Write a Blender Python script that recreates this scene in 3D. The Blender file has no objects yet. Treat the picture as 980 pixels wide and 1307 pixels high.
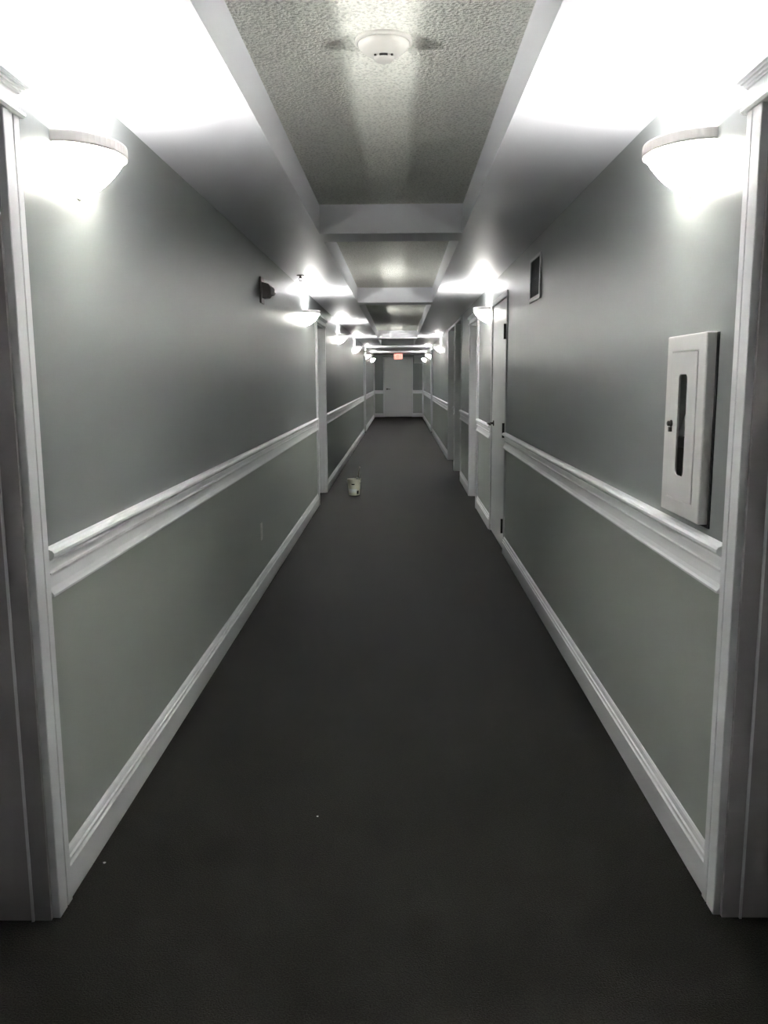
import bpy, bmesh, math, random
from mathutils import Vector, Matrix
random.seed(7)
C = bpy.context.scene
COL = C.collection
PI = math.pi

# ---------------------------------------------------------------- dimensions
XL, XR = -0.949, 0.8705           # corridor wall faces
Y0, Y1 = -6.0, 32.2               # corridor ends
ZS, ZC = 2.322, 2.492             # soffit underside, raised ceiling
CX0, CX1 = -0.485, 0.385          # coffer edges
WT = 0.30                         # wall thickness
ZR = 0.94                         # paint changes tone behind the chair rail

# ---------------------------------------------------------------- materials
def mat(name, col, rough=0.5, metal=0.0, spec=0.5, emit=None, estr=0.0):
    m = bpy.data.materials.new(name); m.use_nodes = True
    b = m.node_tree.nodes['Principled BSDF']
    b.inputs['Base Color'].default_value = (*col, 1)
    b.inputs['Roughness'].default_value = rough
    b.inputs['Metallic'].default_value = metal
    b.inputs['Specular IOR Level'].default_value = spec
    if emit:
        b.inputs['Emission Color'].default_value = (*emit, 1)
        b.inputs['Emission Strength'].default_value = estr
    return m

def noisy(m, col_a, col_b, scale, bump=0.0, dist=0.002, detail=3.0, kind='NOISE', rough=None, lo=0.35, hi=0.65):
    nt = m.node_tree; N = nt.nodes; L = nt.links; b = N['Principled BSDF']
    tc = N.new('ShaderNodeTexCoord')
    if kind == 'VORONOI':
        t = N.new('ShaderNodeTexVoronoi'); t.inputs['Scale'].default_value = scale
        t.feature = 'SMOOTH_F1'; t.inputs['Smoothness'].default_value = 0.4
        out = t.outputs['Distance']
    else:
        t = N.new('ShaderNodeTexNoise'); t.inputs['Scale'].default_value = scale
        t.inputs['Detail'].default_value = detail; out = t.outputs['Fac']
    L.new(tc.outputs['Object'], t.inputs['Vector'])
    r = N.new('ShaderNodeValToRGB'); r.color_ramp.elements[0].position = lo; r.color_ramp.elements[1].position = hi
    r.color_ramp.elements[0].color = (*col_a, 1); r.color_ramp.elements[1].color = (*col_b, 1)
    L.new(out, r.inputs['Fac']); L.new(r.outputs['Color'], b.inputs['Base Color'])
    if bump:
        bp = N.new('ShaderNodeBump'); bp.inputs['Strength'].default_value = bump; bp.inputs['Distance'].default_value = dist
        L.new(out, bp.inputs['Height']); L.new(bp.outputs['Normal'], b.inputs['Normal'])
    return m

def paint(name, c, rough, spec=0.5):
    m = mat(name, c, rough, spec=spec)
    k = 0.97
    return noisy(m, tuple(v*k for v in c), c, 220, 0.04, 0.0008, 2)

M = {}
M['upper'] = paint('wall_paint_upper', (0.218, 0.232, 0.226), 0.36)
M['lower'] = paint('wall_paint_lower', (0.40, 0.425, 0.385), 0.38)
M['trim'] = paint('white_trim_paint', (0.84, 0.84, 0.85), 0.35)
M['soffit'] = paint('white_soffit_paint', (0.68, 0.68, 0.72), 0.5)
M['jamb'] = paint('shaded_jamb_paint', (0.36, 0.335, 0.34), 0.4)  # white jamb paint darkened: shade on the two nearest doorways put into colour
M['popcorn'] = noisy(mat('popcorn_plaster', (0.6, 0.6, 0.56), 0.9, spec=0.1), (0.60, 0.60, 0.55), (0.84, 0.84, 0.78), 95, 1.0, 0.012, 4, lo=0.36, hi=0.52)
M['door'] = paint('white_door_paint', (0.80, 0.80, 0.79), 0.30)
M['metal'] = mat('brushed_steel', (0.45, 0.44, 0.42), 0.28, 1.0)
M['darkmetal'] = mat('dark_bronze', (0.05, 0.045, 0.04), 0.4, 0.7)
M['elev'] = mat('dark_stainless_steel', (0.20, 0.20, 0.20), 0.22, 0.9)
M['black'] = mat('matte_black', (0.012, 0.012, 0.012), 0.8)
M['vent'] = mat('dark_grille', (0.03, 0.03, 0.034), 0.6)
M['ventframe'] = mat('grille_frame_grey', (0.42, 0.43, 0.42), 0.4)
M['cab'] = mat('cabinet_enamel', (0.72, 0.71, 0.69), 0.35)
M['plastic'] = mat('white_plastic', (0.75, 0.74, 0.70), 0.4)
M['detector'] = mat('detector_plastic', (0.52, 0.51, 0.48), 0.45)
M['hinge'] = mat('dark_hinge', (0.02, 0.02, 0.02), 0.5)
M['rim'] = mat('sconce_rim_grey', (0.50, 0.485, 0.46), 0.4)
M['alarm'] = mat('alarm_housing', (0.22, 0.19, 0.175), 0.45)
M['lens'] = mat('strobe_lens', (0.85, 0.85, 0.8), 0.15)
M['pail'] = mat('pail_plastic', (0.60, 0.58, 0.47), 0.4)
M['label'] = mat('pail_label', (0.72, 0.73, 0.74), 0.5)
M['wetpaint'] = mat('paint_in_pail', (0.28, 0.29, 0.25), 0.2)
M['wood'] = mat('brush_handle', (0.25, 0.22, 0.19), 0.4)
M['bristle'] = mat('brush_bristle', (0.12, 0.09, 0.06), 0.8)
M['tag'] = mat('paper_tag', (0.9, 0.9, 0.89), 0.7)
M['exting'] = mat('extinguisher_enamel', (0.06, 0.055, 0.05), 0.3)
M['signface'] = mat('lit_sign_face', (0.5, 0.1, 0.08), 0.4, emit=(1.0, 0.34, 0.27), estr=0.95)
M['signletter'] = mat('lit_sign_letters', (0.6, 0.05, 0.04), 0.4, emit=(1.0, 0.06, 0.04), estr=0.9)
M['carpet'] = noisy(mat('charcoal_carpet', (0.04, 0.038, 0.034), 0.6, spec=0.07), (0.007, 0.0068, 0.0055), (0.019, 0.0183, 0.0152), 240, 0.35, 0.005, 6, lo=0.38, hi=0.62)
_b = M['carpet'].node_tree.nodes['Principled BSDF']
_b.inputs['Specular Tint'].default_value = (1.0, 0.93, 0.86, 1); _b.inputs['Sheen Weight'].default_value = 0.02; _b.inputs['Sheen Roughness'].default_value = 0.25; _b.inputs['Sheen Tint'].default_value = (0.55, 0.5, 0.46, 1)
M['frost'] = mat('frosted_lit_bulb', (0.9, 0.9, 0.9), 0.5, emit=(1.0, 0.99, 0.96), estr=470.0)
M['bulb'] = mat('lit_bulb', (0.9, 0.9, 0.9), 0.4, emit=(1.0, 0.985, 0.95), estr=2000.0)

def glass_mat():
    m = bpy.data.materials.new('frosted_sconce_glass'); m.use_nodes = True
    nt = m.node_tree; N = nt.nodes; L = nt.links; N.clear()
    o = N.new('ShaderNodeOutputMaterial'); a = N.new('ShaderNodeAddShader'); mx = N.new('ShaderNodeMixShader')
    tr = N.new('ShaderNodeBsdfTranslucent'); tr.inputs['Color'].default_value = (0.80, 0.80, 0.77, 1)
    pr = N.new('ShaderNodeBsdfPrincipled'); pr.inputs['Base Color'].default_value = (0.8, 0.8, 0.78, 1); pr.inputs['Roughness'].default_value = 0.2
    em = N.new('ShaderNodeEmission'); em.inputs['Color'].default_value = (1.0, 0.99, 0.95, 1); em.inputs['Strength'].default_value = 1.5
    mx.inputs[0].default_value = 0.72
    L.new(pr.outputs[0], mx.inputs[1]); L.new(tr.outputs[0], mx.inputs[2])
    L.new(mx.outputs[0], a.inputs[0]); L.new(em.outputs[0], a.inputs[1]); L.new(a.outputs[0], o.inputs[0])
    return m
M['glass'] = glass_mat()
def pane_mat():
    m = mat('clear_pane', (1, 1, 1), 0.05)
    b = m.node_tree.nodes['Principled BSDF']; b.inputs['Transmission Weight'].default_value = 1.0; b.inputs['IOR'].default_value = 1.05
    return m
M['pane'] = pane_mat()

# ---------------------------------------------------------------- builders
def box(bm, x0, x1, y0, y1, z0, z1, mi=0, skip=()):
    x0, x1 = sorted((x0, x1)); y0, y1 = sorted((y0, y1)); z0, z1 = sorted((z0, z1))
    v = [bm.verts.new(p) for p in [(x0,y0,z0),(x1,y0,z0),(x1,y1,z0),(x0,y1,z0),(x0,y0,z1),(x1,y0,z1),(x1,y1,z1),(x0,y1,z1)]]
    for f in [(0,3,2,1),(4,5,6,7),(0,1,5,4),(1,2,6,5),(2,3,7,6),(3,0,4,7)]:
        fc = bm.faces.new([v[i] for i in f]); fc.material_index = mi
    return v

def prism(bm, pts, a, b, axis='y', mi=0):
    """closed polygon pts (u,v) swept from a to b along axis; y: u=x v=z; x: u=y v=z; z: u=x v=y"""
    def P(u, v, w):
        return {'y': (u, w, v), 'x': (w, u, v), 'z': (u, v, w)}[axis]
    A = [bm.verts.new(P(u, v, a)) for u, v in pts]; B = [bm.verts.new(P(u, v, b)) for u, v in pts]
    n = len(pts)
    for i in range(n):
        f = bm.faces.new([A[i], A[(i+1) % n], B[(i+1) % n], B[i]]); f.material_index = mi
    bm.faces.new(A[::-1]).material_index = mi; bm.faces.new(B).material_index = mi

def lathe(bm, prof, n=24, center=(0, 0, 0), axis='z', mi=0, cap=True):
    rings = []
    for r, h in prof:
        ring = []
        for k in range(n):
            t = 2*PI*k/n; c, s = r*math.cos(t), r*math.sin(t)
            p = {'z': (c, s, h), 'x': (h, c, s), 'y': (c, h, s)}[axis]
            ring.append(bm.verts.new((p[0]+center[0], p[1]+center[1], p[2]+center[2])))
        rings.append(ring)
    for a, b in zip(rings, rings[1:]):
        for k in range(n):
            bm.faces.new([a[k], a[(k+1) % n], b[(k+1) % n], b[k]]).material_index = mi
    if cap:
        bm.faces.new(rings[0][::-1]).material_index = mi; bm.faces.new(rings[-1]).material_index = mi

def tube(bm, pts, r, n=8, mi=0):
    pts = [Vector(p) for p in pts]; rings = []
    for i, p in enumerate(pts):
        d = (pts[min(i+1, len(pts)-1)] - pts[max(i-1, 0)]).normalized()
        up = Vector((0, 0, 1)) if abs(d.z) < 0.9 else Vector((1, 0, 0))
        a = d.cross(up).normalized(); b = d.cross(a)
        rr = r[i] if isinstance(r, (list, tuple)) else r
        rings.append([bm.verts.new(p + (a*math.cos(2*PI*k/n) + b*math.sin(2*PI*k/n))*rr) for k in range(n)])
    for a, b in zip(rings, rings[1:]):
        for k in range(n): bm.faces.new([a[k], a[(k+1) % n], b[(k+1) % n], b[k]]).material_index = mi
    bm.faces.new(rings[0][::-1]); bm.faces.new(rings[-1])

def obj(name, bm, mats, parent=None, bevel=0.0, smooth=False, seg=2):
    bmesh.ops.recalc_face_normals(bm, faces=bm.faces[:])
    me = bpy.data.meshes.new(name); bm.to_mesh(me); bm.free()
    for m in (mats if isinstance(mats, (list, tuple)) else [mats]): me.materials.append(m)
    o = bpy.data.objects.new(name, me); COL.objects.link(o)
    if smooth:
        for p in me.polygons: p.use_smooth = True
    if bevel:
        b = o.modifiers.new('bevel', 'BEVEL'); b.width = bevel; b.segments = seg; b.limit_method = 'ANGLE'; b.angle_limit = 0.7
    if parent: o.parent = parent
    return o

def B(): return bmesh.new()
def bx(name, dims, m, parent=None, bevel=0.0):
    b = B(); box(b, *dims); return obj(name, b, m, parent, bevel)
def empty(name, loc=(0, 0, 0), rz=0):
    o = bpy.data.objects.new(name, None); COL.objects.link(o); o.location = loc; o.rotation_euler = (0, 0, rz)
    o.empty_display_size = 0.1; return o
def thing(name, label, cat, loc=(0, 0, 0), rz=0, group=None):
    o = empty(name, loc, rz); return tag(o, label, cat, group)
def tag(o, label, cat, group=None):
    o['label'] = label; o['category'] = cat
    if group: o['group'] = group
    return o
def struct(o, label=None, cat=None):
    o['kind'] = 'structure'
    if label: o['label'] = label
    if cat: o['category'] = cat
    return o
def under(o, root, p=None):   # geometry made in world coordinates becomes a child of a root placed at its base
    o.data.transform(Matrix.Translation(-Vector(root.location))); o.parent = p or root; return o
def WX(s, d):            # x at distance d into the corridor from the wall of side s
    return XL + d if s < 0 else XR - d

# ---------------------------------------------------------------- floor, ceiling
b = B(); box(b, XL-WT, XR+WT, Y0-0.1, Y1+0.1, -0.1, 0)
struct(obj('floor', b, M['carpet']), 'charcoal carpet running the length of the corridor', 'floor')

COFF = [(0.25, 5.33), (5.64, 10.07), (10.38, 19.0), (19.3, 23.1)]
b = B(); box(b, XL-WT, XR+WT, Y0-0.1, Y1+0.1, ZC, ZC+0.1)
ceil = struct(obj('ceiling', b, M['popcorn']), 'raised popcorn ceiling between the white soffits', 'ceiling')
b = B()
# soffit underside and coffer sides, a frame of boxes around the four coffers
box(b, XL-WT, CX0, Y0-0.1, Y1+0.1, ZS, ZC)
box(b, CX1, XR+WT, Y0-0.1, Y1+0.1, ZS, ZC)
e = [Y0-0.1] + [v for c in COFF for v in c] + [Y1+0.1]
for i in range(0, len(e), 2): box(b, CX0, CX1, e[i], e[i+1], ZS, ZC)
bmesh.ops.remove_doubles(b, verts=b.verts[:], dist=1e-5)
so = obj('soffit', b, M['soffit'], ceil); so['kind'] = 'structure'

# ---------------------------------------------------------------- walls
# openings: (y0, y1, top)
OPEN_L = [(1.20, 2.082, 2.085), (9.72, 10.73, 2.08), (22.45, 23.42, 2.08), (31.0, 31.95, 2.08)]
OPEN_R = [(1.24, 2.115, 2.085), (6.98, 8.02, 2.10), (9.46, 10.40, 2.08), (12.02, 13.27, 2.28), (13.47, 15.12, 2.28), (22.35, 23.28, 2.08), (31.0, 31.95, 2.08)]
def wall(name, s, openings, label):
    b = B(); xa, xb = WX(s, 0), WX(s, -WT); y = Y0
    for (a, c, t) in openings + [(Y1, Y1, 0)]:
        box(b, xa, xb, y, a, 0, ZR, 1); box(b, xa, xb, y, a, ZR, ZS, 0)
        if c > a: box(b, xa, xb, a, c, t, ZS, 0)
        if t < 2: box(b, xa, xb, a, c, 0, ZR, 1); box(b, xa, xb, a, c, ZR, t-.46, 0)
        y = c
    return struct(obj(name, b, [M['upper'], M['lower']]), label, 'wall')
wl = wall('wall_left', -1, OPEN_L, 'left corridor wall painted two tones of grey green')
wr = wall('wall_right', 1, sorted(OPEN_R + [(2.42, 2.74, 1.53)]), 'right corridor wall painted two tones of grey green')

EDX0, EDX1, EDZ = -0.575, 0.456, 2.19    # end door opening
b = B()
for (x0, x1) in ((XL-WT, EDX0), (EDX1, XR+WT)):
    box(b, x0, x1, Y1, Y1+0.2, 0, ZR, 1); box(b, x0, x1, Y1, Y1+0.2, ZR, ZS, 0)
box(b, EDX0, EDX1, Y1, Y1+0.2, EDZ, ZS, 0)
struct(obj('wall_end', b, [M['upper'], M['lower']]), 'far end wall of the corridor around the white door', 'wall')
b = B(); box(b, XL-WT, XR+WT, Y0-0.2, Y0, 0, ZR, 1); box(b, XL-WT, XR+WT, Y0-0.2, Y0, ZR, ZS, 0)
struct(obj('wall_back', b, [M['upper'], M['lower']]), 'wall closing the corridor behind the viewer', 'wall')

# ---------------------------------------------------------------- chair rails and baseboards
RAIL = [(0, 1.007), (.020, 1.007), (.031, 1.003), (.036, .996), (.036, .988), (.028, .980), (.015, .976), (.012, .971), (.014, .966), (.0145, .948),
        (.016, .944), (.024, .942), (.024, .939), (.012, .935), (.011, .928), (.0135, .915), (.017, .901), (.023, .890), (.029, .884), (.029, .878), (0, .876)]
BASE = [(0, 0), (.016, 0), (.016, .088), (.0175, .091), (.0175, .095), (.0125, .099), (.011, .104), (.0125, .109), (.0155, .112), (.0155, .116),
        (.010, .119), (.009, .125), (.007, .133), (.003, .139), (0, .140)]
CW = 0.088   # casing width
def gaps(openings, cased):
    out = []; y = Y0
    for (a, c, t) in openings:
        w = cased.get((a, c), CW)
        out.append((y, a-w)); y = c+w
    out.append((y, Y1)); return [(p, q) for p, q in out if q-p > 0.03]
CASED_R = {(6.98, 8.02): 0.045, (12.02, 13.27): 0.04, (13.47, 15.12): 0.04}
for s, ops, side in ((-1, OPEN_L, 'left'), (1, OPEN_R, 'right')):
    b = B(); b2 = B()
    for (p, q) in gaps(ops, CASED_R):
        if q-p > 0.03:
            prism(b, [(WX(s, d*.92), z) for d, z in RAIL], p, q)
        prism(b2, [(WX(s, d), z) for d, z in BASE], p, q)
    struct(obj('trim_1' if s < 0 else 'trim_2', b, M['trim']), 'white moulded chair rail along the %s wall' % side, 'chair rail')
    struct(obj('baseboard_' + side, b2, M['trim']), 'white moulded baseboard along the %s wall' % side, 'baseboard')
b = B(); b2 = B()
for (x0, x1) in ((XL, EDX0-.05), (EDX1+.05, XR)):
    prism(b, [(Y1-d*.92, z) for d, z in RAIL], x0, x1, 'x'); prism(b2, [(Y1-d, z) for d, z in BASE], x0, x1, 'x')
struct(obj('trim_3', b, M['trim']), 'short white chair rails either side of the end door', 'chair rail')
struct(obj('baseboard_end', b2, M['trim']), 'short white baseboards either side of the end door', 'baseboard')
# scuffs under the right chair rail
b = B()
for (ya, za, yb, zb) in ((6.52, .80, 6.05, .795), (6.42, .785, 6.12, .782), (6.35, .77, 5.98, .762)):
    prism(b, [(ya, za), (yb, zb), (yb, zb+.004), (ya, za+.003)], XR, XR-.0006, 'x')
o = obj('scuff_mark', b, mat('scuffed_paint', (0.42, 0.44, 0.42), 0.5), wr); o['kind'] = 'structure'

# ---------------------------------------------------------------- doorways
def lever(parent, s, y, z, d, toward, k_=1.0, m=None):
    """lever handle on a face at inward distance d of side s; the lever points along y by sign toward"""
    X = lambda k: WX(s, d+k)
    b = B(); lathe(b, [(.026, 0), (.026, .006), (.022, .009), (.010, .010), (.010, .045), (.012, .047), (.012, .060)], 16, (0, 0, 0), 'x')
    for v in b.verts: v.co = Vector((X(v.co.x), y+v.co.y, z+v.co.z))
    tube(b, [(X(.052), y, z), (X(.053), y+toward*.05*k_, z), (X(.050), y+toward*.11*k_, z-.004)], [.010*k_, .009*k_, .007*k_], 8)
    return obj('door_handle', b, m or M['metal'], parent, smooth=True)

def cased_door(num, s, a, c, top, label, slab_d=0.20, handle=None, simple=False):
    root = empty('door_%d' % num, (WX(s, 0), (a+c)/2, 0)); struct(root, label, 'doorway')
    def fin(o): return under(o, root)
    # side casings: two flats split by a groove, with a raised outer edge
    for (o_, sg) in ((a, -1), (c, 1)):
        b = B()
        pr = [(0, 0), (0, .018), (.002, .020), (.050, .020), (.0515, .012), (.0555, .012), (.057, .020), (.086, .020), (CW, .018), (CW, 0)]
        prism(b, [(WX(s, d), o_ + sg*w) for w, d in pr], 0, top, 'z')
        fin(obj('casing', b, M['trim']))
    # header: bead, frieze and stepped crown
    y0, y1 = a-CW, c+CW
    b = B()
    prism(b, [(WX(s, d), z) for d, z in [(0, top), (.026, top), (.032, top+.005), (.032, top+.012), (.026, top+.017), (0, top+.017)]], y0-.014, y1+.014)
    box(b, WX(s, 0), WX(s, .020), y0, y1, top+.017, top+.056)
    for (d, z0, z1, ov) in ((.026, .055, .060, .004), (.032, .060, .066, .008), (.038, .066, .071, .012), (.047, .071, .089, .020)):
        box(b, WX(s, 0), WX(s, d), y0-ov, y1+ov, top+z0, top+z1)
    fin(obj('header_casing', b, M['trim']))
    # jamb lining with stop
    jd = 0.012
    b = B()
    for (y_, sg) in ((a, 1), (c, -1)):
        box(b, WX(s, 0.0), WX(s, -WT), y_, y_+sg*jd, 0, top)
    box(b, WX(s, 0.0), WX(s, -WT), a+jd, c-jd, top-jd, top)
    fin(obj('jamb', b, M['jamb'] if num < 3 else M['trim']))  # nearest pair takes the jamb colour with shade painted in
    for (y_, sg) in ((a, 1), (c, -1)):
        if slab_d < .1: continue
        b = B(); box(b, WX(s, -.045), WX(s, -.051), y_+sg*jd, y_+sg*(jd+.006), 0, top-jd); fin(obj('stop_bead', b, M['trim']))
    b = B(); box(b, WX(s, -slab_d), WX(s, -slab_d-.042), a+jd+.002, c-jd-.002, 0.006, top-jd-.002)
    if not simple:
        for (z0, z1) in ((.22, .88), (1.05, 1.90)):
            for (ya, yb) in ((a+.13, (a+c)/2-.05), ((a+c)/2+.05, c-.13)):
                box(b, WX(s, -slab_d+.006), WX(s, -slab_d), ya, yb, z0, z1)
    sl = fin(obj('door_slab', b, M['door'], bevel=0.003))
    if handle is not None:
        yy = a+.09 if handle < 0 else c-.09
        under(lever(None, s, yy, 1.0, -slab_d, -handle*1.0), root, sl)
    return root
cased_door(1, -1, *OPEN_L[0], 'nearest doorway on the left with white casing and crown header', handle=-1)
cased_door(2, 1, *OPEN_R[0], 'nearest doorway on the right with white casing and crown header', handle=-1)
cased_door(3, -1, *OPEN_L[1], 'second doorway on the left just past the second sconce', handle=-1)
cased_door(4, 1, *OPEN_R[2], 'cased doorway on the right between the flush door and the elevators', handle=-1)
cased_door(5, -1, *OPEN_L[2], 'third doorway on the left towards the far end', handle=-1)
cased_door(6, 1, *OPEN_R[5], 'doorway on the right beyond the elevators', handle=-1)
cased_door(7, -1, *OPEN_L[3], 'left doorway beside the end wall', slab_d=.03, simple=True)
cased_door(8, 1, *OPEN_R[6], 'right doorway beside the end wall', slab_d=.03, simple=True)

# flush service door on the right
a, c, top = OPEN_R[1]; s = 1
root = struct(empty('door_9', (XR, (a+c)/2, 0)), 'flush white service door on the right wall with dark hinges', 'door')
def fin9(o): return under(o, root)
b = B()
box(b, WX(s, .009), WX(s, -.1), a-.045, a, 0, top+.045); box(b, WX(s, .009), WX(s, -.1), c, c+.045, 0, top+.045)
box(b, WX(s, .009), WX(s, -.1), a, c, top, top+.045)
fin9(obj('frame', b, paint('steel_frame_paint', (.66, .66, .65), .4), bevel=.003))
b = B(); box(b, WX(s, -.002), WX(s, -.046), a+.008, c-.004, .008, top-.006)
slab = fin9(obj('door_slab', b, M['door'], bevel=.002))
b = B(); box(b, WX(s, -.012), WX(s, -.02), a, a+.008, .0, top)
fin9(obj('gap_seal', b, M['black']))
for z in (1.82, 1.02, .22):
    b = B(); lathe(b, [(.011, -.060), (.011, .060)], 12, (WX(s, .016), a+.006, z)); box(b, WX(s, .001), WX(s, -.01), a+.004, a+.040, z-.058, z+.058)
    fin9(obj('hinge', b, M['hinge']))
under(lever(None, 1, c-.16, 1.035, -.002, -1, 1.35, M['darkmetal']), root, slab)

# elevators
for num, (a, c, top), lab in ((10, OPEN_R[3], 'nearer elevator door recessed in the right wall'), (11, OPEN_R[4], 'farther elevator door recessed in the right wall')):
    root = struct(empty('door_%d' % num, (XR, (a+c)/2, 0)), lab, 'elevator door')
    b = B()
    box(b, WX(1, .012), WX(1, -.14), a-.04, a+.02, 0, top); box(b, WX(1, .012), WX(1, -.14), c-.02, c+.04, 0, top)
    box(b, WX(1, .012), WX(1, -.14), a-.04, c+.04, top-.02, top+.02)
    o = obj('frame', b, mat('elevator_frame_%d' % num, (.84, .84, .83), .35), None, .003); under(o, root)
    mid = (a+c)/2
    for (p, q) in ((a+.02, mid-.003), (mid+.003, c-.02)):
        b = B(); box(b, WX(1, -.125), WX(1, -.15), p, q, .006, top-.02)
        o = obj('door_panel', b, M['elev'], None, .002); under(o, root)
    b = B(); box(b, WX(1, -.155), WX(1, -.165), a, c, 0, top)
    o = obj('shaft_seal', b, M['black'], None); under(o, root)

# end door
root = struct(empty('door_12', ((EDX0+EDX1)/2, Y1, 0)), 'plain white door closing the far end of the corridor', 'door')
def fin12(o): return under(o, root)
b = B()
box(b, EDX0-.05, EDX0, Y1-.016, Y1+.15, 0, EDZ+.045); box(b, EDX1, EDX1+.05, Y1-.016, Y1+.15, 0, EDZ+.045)
box(b, EDX0, EDX1, Y1-.016, Y1+.15, EDZ, EDZ+.045)
fin12(obj('frame', b, M['trim'], bevel=.003))
slab = fin12(bx('door_slab', (EDX0+.004, EDX1-.004, Y1+.004, Y1+.05, .008, EDZ-.004), M['door'], bevel=.003))
b = B(); hx, hz = EDX0+.10, 1.05
lathe(b, [(.028, 0), (.028, -.008), (.011, -.010), (.011, -.055)], 16, (hx, Y1+.004, hz), 'y')
tube(b, [(hx, Y1-.05, hz), (hx+.06, Y1-.052, hz), (hx+.13, Y1-.048, hz-.004)], [.012, .011, .009], 8)
under(obj('door_handle', b, M['darkmetal'], smooth=True), root, slab)

# ---------------------------------------------------------------- wall sconces
R_, D_, H_ = 0.172, 0.150, 0.112      # half width, projection, bowl height
def half_ring(bm, rows, n=28, close=False):
    rings = []
    for (f, z) in rows:
        rings.append([bm.verts.new((D_*f*math.cos(t), R_*f*math.sin(t), z)) for t in [(-PI/2 + PI*k/n) for k in range(n+1)]])
    for A, Bq in zip(rings, rings[1:]):
        for k in range(n): bm.faces.new([A[k], A[k+1], Bq[k+1], Bq[k]])
    return rings
def make_sconce():
    r = empty('wall_sconce')
    # back plate on the wall following the bowl outline
    b = B(); P = []
    for k in range(25):
        u = k/24; P.append(((1-u)**.50*.93*R_, -.006-u*H_))
    pts = [(y, z) for y, z in P] + [(-y, z) for y, z in P[::-1][1:]]
    pts = [(.93*R_, .012)] + pts + [(-.93*R_, .012)]
    prism(b, pts, 0.0, 0.006, 'x'); obj('back_plate', b, M['rim'], r)
    # rim band
    b = B(); half_ring(b, [(.94, -.008), (.99, -.008), (1.0, -.004), (1.0, .020), (.99, .024), (.95, .024), (.94, -.008)])
    obj('rim', b, M['rim'], r, smooth=False)
    # glass bowl, closed thickness
    b = B(); rows = []
    for k in range(0, 17):
        u = k/16*.995; rows.append(((1-u)**.50*.945, -.008-u*H_))
    inner = [(f*.965, z+.002) for f, z in rows][::-1]
    half_ring(b, rows)
    obj('glass_bowl', b, M['glass'], r, smooth=True)
    b = B(); lathe(b, [(.002, -.012), (.007, -.008), (.008, -.002), (.005, .004)], 12, (.010, 0, -H_-.008)); obj('finial', b, M['plastic'], r, smooth=True)
    # lamp holder and bulb
    b = B(); lathe(b, [(.005, -.066), (.016, -.058), (.022, -.046), (.022, -.036), (.017, -.024), (.011, -.016)], 12, (.074, 0, 0)); obj('bulb', b, M['frost'], r, smooth=True)
    b = B(); tube(b, [(.004, 0, -.012), (.064, 0, -.012)], .006, 8); lathe(b, [(.011, -.016), (.011, -.008)], 14, (.070, 0, 0)); obj('lamp_holder', b, M['plastic'], r, smooth=True)
    b = B(); lathe(b, [(.010, -.008), (.012, -.005), (.012, .019), (.010, .022), (.004, .024)], 10, (.070, 0, 0)); obj('bulb', b, M['bulb'], r, smooth=True)
    return r
def copy_tree(o, parent=None):
    c = o.copy(); COL.objects.link(c); c.parent = parent
    for ch in [x for x in bpy.data.objects if x.parent == o]:
        copy_tree(ch, c)
    return c
SC = [(-1, 2.575, 'half bowl glass sconce on the left wall beside the nearest door header'),
      (1, 2.622, 'half bowl glass sconce on the right wall above the extinguisher cabinet'),
      (-1, 8.70, 'lit sconce on the left wall just before the second left doorway'),
      (1, 8.46, 'lit sconce on the right wall just past the flush service door'),
      (-1, 13.33, 'lit sconce on the left wall facing the elevators, third from the front'),
      (-1, 18.10, 'lit sconce on the left wall, fourth from the front'),
      (1, 18.10, 'lit sconce on the right wall, first beyond the elevators'),
      (-1, 23.85, 'lit sconce on the left wall, fifth from the front, just past the third doorway'),
      (1, 23.75, 'lit sconce on the right wall, just past the doorway beyond the elevators'),
      (-1, 28.6, 'lit sconce on the left wall nearest the end door'),
      (1, 28.6, 'lit sconce on the right wall nearest the end door')]
proto = make_sconce()
for i, (s, y, lab) in enumerate(SC):
    o = proto if i == 0 else copy_tree(proto)
    o.location = (WX(s, 0), y, 2.102); o.rotation_euler.z = 0 if s < 0 else PI
    tag(o, lab, 'wall light', 'half bowl glass sconces along the corridor')

# ---------------------------------------------------------------- extinguisher cabinet
ya, yb, za, zb, D = 2.362, 2.700, 1.036, 1.572, .031
cab = thing('extinguisher_cabinet', 'white metal fire extinguisher cabinet with slot window on the right wall', 'cabinet', (XR, (ya+yb)/2, za))
def finc(o, p=None):
    return under(o, cab, p)
b = B(); box(b, WX(1, 0), WX(1, .004), ya-.012, ya+.03, za-.010, zb-.002); box(b, WX(1, 0), WX(1, .004), ya+.03, yb-.01, za-.010, za+.02)
finc(obj('wall_flange', b, M['black']))
# tub set into the wall niche
ty0, ty1, tz0, tz1, tx = 2.42, 2.74, 1.07, 1.53, -.14
b = B(); t_ = .004
box(b, WX(1, 0), WX(1, tx), ty0, ty0+t_, tz0, tz1); box(b, WX(1, 0), WX(1, tx), ty1-t_, ty1, tz0, tz1)
box(b, WX(1, 0), WX(1, tx), ty0+t_, ty1-t_, tz0, tz0+t_); box(b, WX(1, 0), WX(1, tx), ty0+t_, ty1-t_, tz1-t_, tz1)
box(b, WX(1, tx), WX(1, tx+t_), ty0+t_, ty1-t_, tz0+t_, tz1-t_)
finc(obj('tub', b, mat('cabinet_inside', (.22, .215, .21), .6)))
y0i, y1i, z0i, z1i = 2.4235, 2.650, 1.083, 1.523
b = B(); X0, X1 = WX(1, 0), WX(1, D)
P4 = [[b.verts.new((x, y, z)) for y, z in q] for x, q in ((X1, ((ya, za), (yb, za), (yb, zb), (ya, zb))), (X1, ((y0i, z0i), (y1i, z0i), (y1i, z1i), (y0i, z1i))),
      (X0, ((y0i, z0i), (y1i, z0i), (y1i, z1i), (y0i, z1i))), (X0, ((ya, za), (yb, za), (yb, zb), (ya, zb))))]
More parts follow.
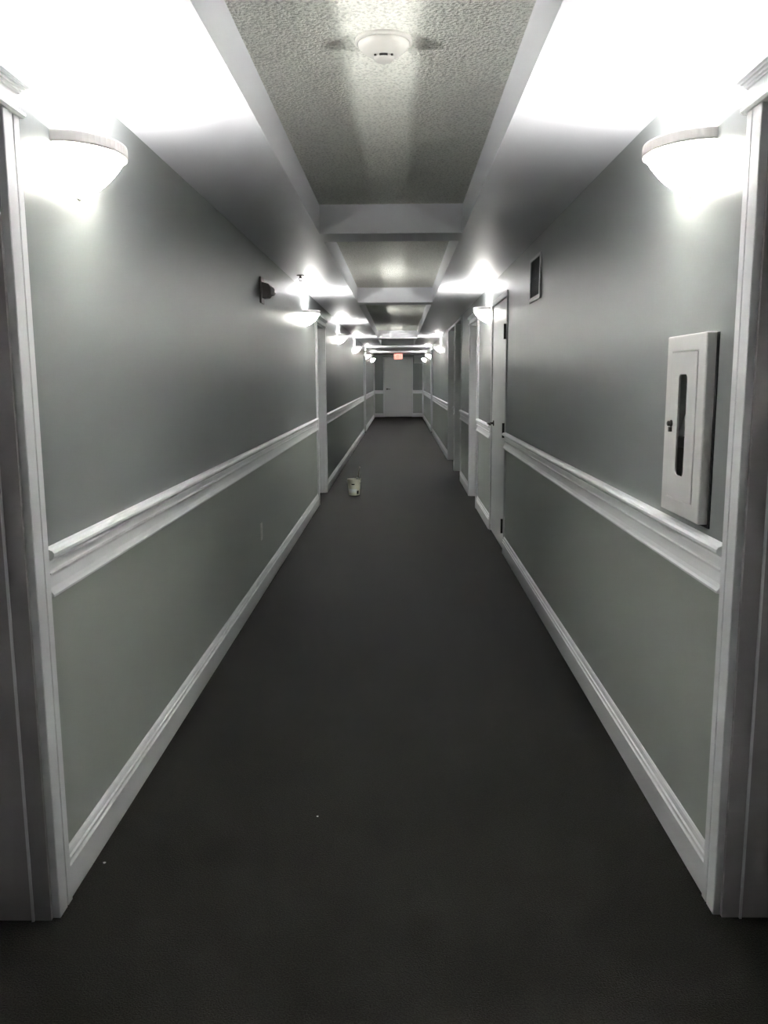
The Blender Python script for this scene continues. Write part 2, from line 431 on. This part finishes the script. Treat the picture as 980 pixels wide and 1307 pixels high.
for i in range(4):
    for k in range(4): b.faces.new([P4[i][k], P4[i][(k+1) % 4], P4[(i+1) % 4][(k+1) % 4], P4[(i+1) % 4][k]])
finc(obj('surround', b, M['cab'], bevel=.004))
wy0, wy1, wz0, wz1 = 2.502, 2.577, 1.155, 1.457
def rrect(y0, y1, z0, z1, r, n=5):
    P = []
    for (cy, cz, t0) in ((y1-r, z1-r, 0), (y0+r, z1-r, PI/2), (y0+r, z0+r, PI), (y1-r, z0+r, 1.5*PI)):
        for k in range(n+1): P.append((cy+r*math.cos(t0+PI/2*k/n), cz+r*math.sin(t0+PI/2*k/n)))
    return P
inn = rrect(wy0, wy1, wz0, wz1, .016); g = .0016
oy0, oy1, oz0, oz1 = y0i+g, y1i-g, z0i+g, z1i-g
n = 6   # points per corner arc
b = B()
def ringv(x, pts): return [b.verts.new((x, y, z)) for y, z in pts]
corners = [(oy1, oz1), (oy0, oz1), (oy0, oz0), (oy1, oz0)]
for x_, keep in ((WX(1, D+.0012), 'f'), (WX(1, D-.003), 'k')):
    I = ringv(x_, inn); O = ringv(x_, corners)
    if keep == 'f': If, Of = I, O
    for q in range(4):
        arc = I[q*n:(q+1)*n]
        for k in range(n-1): b.faces.new([O[q], arc[k], arc[k+1]])
        b.faces.new([O[q], arc[-1], I[((q+1) % 4)*n], O[(q+1) % 4]])
for k in range(4*n): b.faces.new([If[k], If[(k+1) % (4*n)], I[(k+1) % (4*n)], I[k]])
for k in range(4): b.faces.new([Of[k], Of[(k+1) % 4], O[(k+1) % 4], O[k]])
door = finc(obj('door', b, M['cab']))
b = B(); prism(b, rrect(wy0-.005, wy1+.005, wz0-.005, wz1+.005, .016), WX(1, D-.0032), WX(1, D-.0052), 'x')
finc(obj('window_pane', b, M['pane']), door)
b = B(); lathe(b, [(.011, 0), (.011, .003), (.008, .005), (.008, .012), (.005, .014)], 14, (0, 0, 0), 'x')
for v in b.verts: v.co = Vector((WX(1, D+.001+v.co.x), 2.626+v.co.y, 1.308+v.co.z))
box(b, WX(1, D+.001), WX(1, D+.010), 2.619, 2.631, 1.283, 1.297)
finc(obj('latch', b, M['darkmetal']), door)
ext = thing('fire_extinguisher', 'dark fire extinguisher with a white tag behind the cabinet slot window', 'fire extinguisher', (.915, 2.655, tz0+t_))
b = B(); lathe(b, [(.040, 0), (.045, .005), (.045, .165), (.038, .185), (.018, .200), (.014, .215)], 28); obj('body', b, M['exting'], ext, smooth=True)
b = B(); lathe(b, [(.0458, .158), (.0458, .192)], 28, cap=False); lathe(b, [(.0448, .158), (.0448, .192)], 28, cap=False); obj('band', b, mat('grey_band', (.20, .20, .195), .5), ext)
b = B(); box(b, -.010, .010, -.05, .03, .216, .224); box(b, -.010, .010, -.05, .024, .236, .243); box(b, -.011, .011, -.012, .012, .205, .245)
obj('handle', b, M['metal'], ext)
b = B(); prism(b, [(y-.022-2.655, z-tz0-t_) for y, z in ((2.508, 1.372), (2.545, 1.345), (2.575, 1.314), (2.600, 1.285), (2.600, 1.273), (2.508, 1.277))], -.067, -.0678, 'x')
obj('inspection_tag', b, M['tag'], ext)

# ---------------------------------------------------------------- vent grille
ya, yb, za, zb = 5.345, 5.755, 1.935, 2.212
v = thing('wall_vent', 'dark louvred vent grille with pale frame high on the right wall', 'vent', (XR, (ya+yb)/2, za))
def finv(o): return under(o, v)
b = B(); fw = .028
for q in ((ya, yb, za, za+fw), (ya, yb, zb-fw*.6, zb), (ya, ya+fw, za+fw, zb-fw*.6), (yb-fw, yb, za+fw, zb-fw*.6)):
    box(b, WX(1, 0), WX(1, .010), *q)
finv(obj('frame', b, M['ventframe'], bevel=.002))
finv(bx('backing', (WX(1, .0005), WX(1, .002), ya+fw, yb-fw, za+fw, zb-fw*.6), M['black']))
b = B(); k = 0; z = za+fw+.008
while z < zb-fw*.6-.008:
    prism(b, [(WX(1, .002), z+.006), (WX(1, .008), z-.002), (WX(1, .008), z), (WX(1, .002), z+.008)], ya+fw, yb-fw); z += .012
finv(obj('louvres', b, M['vent']))

# ---------------------------------------------------------------- fire alarm, outlet, sprinkler, detector
al = thing('fire_alarm', 'dark fire alarm horn with pale strobe lens high on the left wall', 'fire alarm', (XL, 5.93, 2.05))
b = B(); box(b, 0, .014, -.065, .065, -.088, .088); obj('mounting_plate', b, M['alarm'], al, .004)
b = B(); prism(b, [(.014, .052), (.060, .040), (.072, .018), (.072, -.030), (.058, -.050), (.014, -.055)], -.05, .05, 'y'); obj('housing', b, M['alarm'], al, .004)
b = B(); prism(b, [(.066, .026), (.088, .018), (.096, .004), (.096, -.014), (.086, -.030), (.066, -.034)], -.010, .056, 'y'); obj('strobe_lens', b, M['lens'], al, .003)

ol = thing('wall_outlet', 'small white outlet plate low on the left wall below the chair rail', 'outlet', (XL, 5.645, .42))
b = B(); box(b, 0, .006, -.037, .037, -.059, .059); obj('cover_plate', b, M['plastic'], ol, .002)
for dz in (-.02, .02):
    b = B(); box(b, .006, .008, -.017, .017, dz-.013, dz+.013); box(b, .0082, .0086, -.008, -.006, dz-.004, dz+.006); box(b, .0082, .0086, .006, .008, dz-.004, dz+.006)
    obj('socket', b, M['plastic'], ol)

sp = thing('fire_sprinkler', 'small dark pendent sprinkler head under the left soffit', 'sprinkler', (-.84, 7.38, ZS))
b = B(); lathe(b, [(.034, 0), (.032, -.005), (.016, -.009)], 20); obj('escutcheon', b, M['darkmetal'], sp, smooth=False)
b = B(); lathe(b, [(.010, -.004), (.010, -.022), (.007, -.026)], 12)
for sx in (-1, 1): tube(b, [(sx*.009, 0, -.018), (sx*.013, 0, -.032), (sx*.004, 0, -.046)], .0028, 6)
obj('stem', b, M['darkmetal'], sp)
b = B(); lathe(b, [(.004, -.044), (.015, -.047), (.015, -.050), (.004, -.051)], 16); obj('deflector', b, M['darkmetal'], sp)

sd = thing('smoke_detector', 'round white smoke detector on the popcorn ceiling near the front', 'smoke detector', (-.047, 2.83, ZC))
b = B(); lathe(b, [(.090, 0), (.090, -.006), (.084, -.010)], 40); obj('base_plate', b, M['detector'], sd, smooth=False)
b = B(); lathe(b, [(.080, -.008), (.080, -.014), (.074, -.024), (.062, -.034), (.048, -.042), (.034, -.048)], 40); obj('cover', b, M['detector'], sd, smooth=True)
b = B(); lathe(b, [(.033, -.044), (.032, -.054), (.026, -.060), (.012, -.063)], 28); obj('sensor_cap', b, M['detector'], sd, smooth=True)
b = B()
for (t0, t1) in ((-1.95, -1.19),):
    P = [t0+(t1-t0)*k/6 for k in range(7)]
    pts = [(.0350*math.cos(t), .0350*math.sin(t)) for t in P] + [(.028*math.cos(t), .028*math.sin(t)) for t in P[::-1]]
    prism(b, pts, -.0455, -.0535, 'z')
obj('sensor_slot', b, M['black'], sd)
for sx in (-1, 1):
    b = B(); lathe(b, [(.004, 0), (.004, -.004)], 10, (sx*.026, -.024, -.0475)); obj('indicator', b, M['darkmetal'], sd)

# ---------------------------------------------------------------- exit sign, panel box
ES = thing('exit_sign', 'red lit EXIT sign hanging from the ceiling before the end door', 'sign', (-.046, 30.6, ZS))
b = B(); box(b, -.05, .05, -.02, .02, -.008, 0); box(b, -.155, .155, -.022, .022, -.205, -.008); obj('housing', b, M['plastic'], ES, .004)
bx('lit_panel', (-.147, .147, -.0245, -.022, -.197, -.016), M['signface'], ES)
def letter(ch, x):
    h0, h1, w, t, ya, yb = -.172, -.042, .046, .013, -.0262, -.0247
    b = B()
    if ch == 'E':
        box(b, x, x+t, ya, yb, h0, h1)
        for z in (h0, (h0+h1)/2-t/2, h1-t): box(b, x+t, x+w, ya, yb, z, z+t)
    elif ch == 'X':
        prism(b, [(x, h0), (x+t, h0), (x+w, h1), (x+w-t, h1)], ya, yb); prism(b, [(x, h1), (x+t, h1), (x+w, h0), (x+w-t, h0)], ya-.0001, yb-.0001)
    elif ch == 'I':
        box(b, x+w/2-t/2, x+w/2+t/2, ya, yb, h0, h1)
    else:
        box(b, x, x+w, ya, yb, h1-t, h1); box(b, x+w/2-t/2, x+w/2+t/2, ya, yb, h0, h1-t)
    return obj('letter', b, M['signletter'], ES)
for ch, x in zip('EXIT', (-.126, -.064, -.010, .040+.012)): letter(ch, x)

pb = thing('wall_box', 'pale square box on the end wall above right of the white door', 'wall box', (.70, Y1, 2.0))
bx('housing', (-.155, .165, -.06, 0, 0, .30), M['door'], pb, .004)
bx('cover', (-.140, .150, -.066, -.06, .014, .286), M['door'], pb, .003)

# ---------------------------------------------------------------- paint pail with brush
pl = thing('paint_pail', 'small cream paint pail standing on the carpet beside the left wall', 'pail', (-.575, 10.52, 0))
b = B(); r0, r1, hh = .066, .083, .205
lathe(b, [(r0, 0), (r0+.002, .004), (r1, hh), (r1+.005, hh), (r1+.005, hh-.010), (r1-.002, hh-.012)], 32, cap=False)
lathe(b, [(r0-.004, .006), (r1-.004, hh), (r1, hh)], 32, cap=False)
b.faces.ensure_lookup_table()
lathe(b, [(.001, .0), (r0, .0)], 32, cap=False); lathe(b, [(.001, .006), (r0-.004, .006)], 32, cap=False)
obj('body', b, M['pail'], pl, smooth=False)
b = B(); lathe(b, [(.001, .13), (.074, .13)], 32, cap=False); obj('paint', b, M['wetpaint'], pl)
b = B()
def shell(b, t0, t1, z0, z1, off=.0012, n=12):
    def rr(z): return r0 + (r1-r0)*z/hh + off
    A = []
    for k in range(n+1):
        t = t0+(t1-t0)*k/n
        A.append([b.verts.new((rr(z)*math.cos(t)*m, rr(z)*math.sin(t)*m, z)) for z, m in ((z0, 1), (z1, 1), (z1, .985), (z0, .985))])
    for P, Q in zip(A, A[1:]):
        for k in range(4): b.faces.new([P[k], P[(k+1) % 4], Q[(k+1) % 4], Q[k]])
    b.faces.new(A[0]); b.faces.new(A[-1][::-1])
shell(b, -2.6, -1.0, .012, .082); obj('label', b, M['label'], pl)
b = B(); shell(b, -1.05, -.62, .018, .062, .002); obj('dark_print', b, M['black'], pl)
b = B(); shell(b, -1.95, -1.45, .135, .150, .002, 8); obj('dark_print', b, M['black'], pl)
b = B(); P = [(-(r1+.006)*math.cos(t), -.018-.03*math.sin(t), hh-.018-.055*math.sin(t)) for t in [PI*k/14 for k in range(15)]]
tube(b, P, .0022, 6); obj('handle', b, M['metal'], pl, smooth=True)

br = thing('paintbrush', 'paintbrush standing upright inside the cream paint pail', 'brush', (-.537, 10.52, .13))
b = B(); tube(b, [(.012, 0, .09), (.018, 0, .12), (.028, 0, .19), (.034, 0, .225)], [.008, .011, .008, .010], 10); obj('handle', b, M['wood'], br, smooth=True)
b = B(); prism(b, [(-.008, -.022), (.012, -.022), (.012, .022), (-.008, .022)], .055, .095, 'z'); obj('ferrule', b, M['metal'], br)
b = B(); prism(b, [(-.010, -.024), (.010, -.024), (.010, .024), (-.010, .024)], .002, .055, 'z'); obj('bristles', b, M['bristle'], br)

# flecks of paint on the carpet
for (x, y, sz, lab) in ((-.900, 2.345, .0042, 'tiny white paint fleck on the carpet near the left doorway'), (-.279, 2.625, .003, 'tiny white paint fleck on the carpet in mid corridor')):
    b = B(); bmesh.ops.create_icosphere(b, subdivisions=2, radius=sz)
    for v_ in b.verts: v_.co.z = v_.co.z*.5 + sz*.45; v_.co.x *= 1+.3*math.sin(v_.co.y*900)
    o = obj('paint_fleck', b, M['tag']); o.location = (x, y, 0); tag(o, lab, 'paint fleck')

# ---------------------------------------------------------------- camera
f, p, yw, ro = 1075.54, .15726, -.01913, -.00559
cp, sp_, cy, sy, cr, sr = math.cos(p), math.sin(p), math.cos(yw), math.sin(yw), math.cos(ro), math.sin(ro)
F = Vector((sy*cp, cy*cp, -sp_)); Rt = Vector((cy, -sy, 0)); U = Rt.cross(F)
R2 = Rt*cr + U*sr; U2 = U*cr - Rt*sr
cam = bpy.data.cameras.new('camera'); co = bpy.data.objects.new('camera', cam); COL.objects.link(co)
co.matrix_world = Matrix(((R2.x, U2.x, -F.x, 0), (R2.y, U2.y, -F.y, 0), (R2.z, U2.z, -F.z, 1.45), (0, 0, 0, 1)))
cam.sensor_fit = 'VERTICAL'; cam.sensor_height = 36; cam.sensor_width = 27; cam.lens = f/1307*36; cam.clip_start = .05; cam.clip_end = 200
C.camera = co

w = bpy.data.worlds.new('world'); C.world = w; w.use_nodes = True
w.node_tree.nodes['Background'].inputs[0].default_value = (0, 0, 0, 1)
C.view_settings.view_transform = 'Standard'; C.view_settings.look = 'None'
C.view_settings.exposure = 1.16; C.view_settings.gamma = 1.0; C.view_settings.use_curve_mapping = False
C.cycles.use_denoising = True
C.cycles.max_bounces = 12; C.cycles.diffuse_bounces = 6; C.cycles.glossy_bounces = 4; C.cycles.transmission_bounces = 6
C.cycles.sample_clamp_indirect = 80.0
C.cycles.caustics_reflective = False; C.cycles.caustics_refractive = False
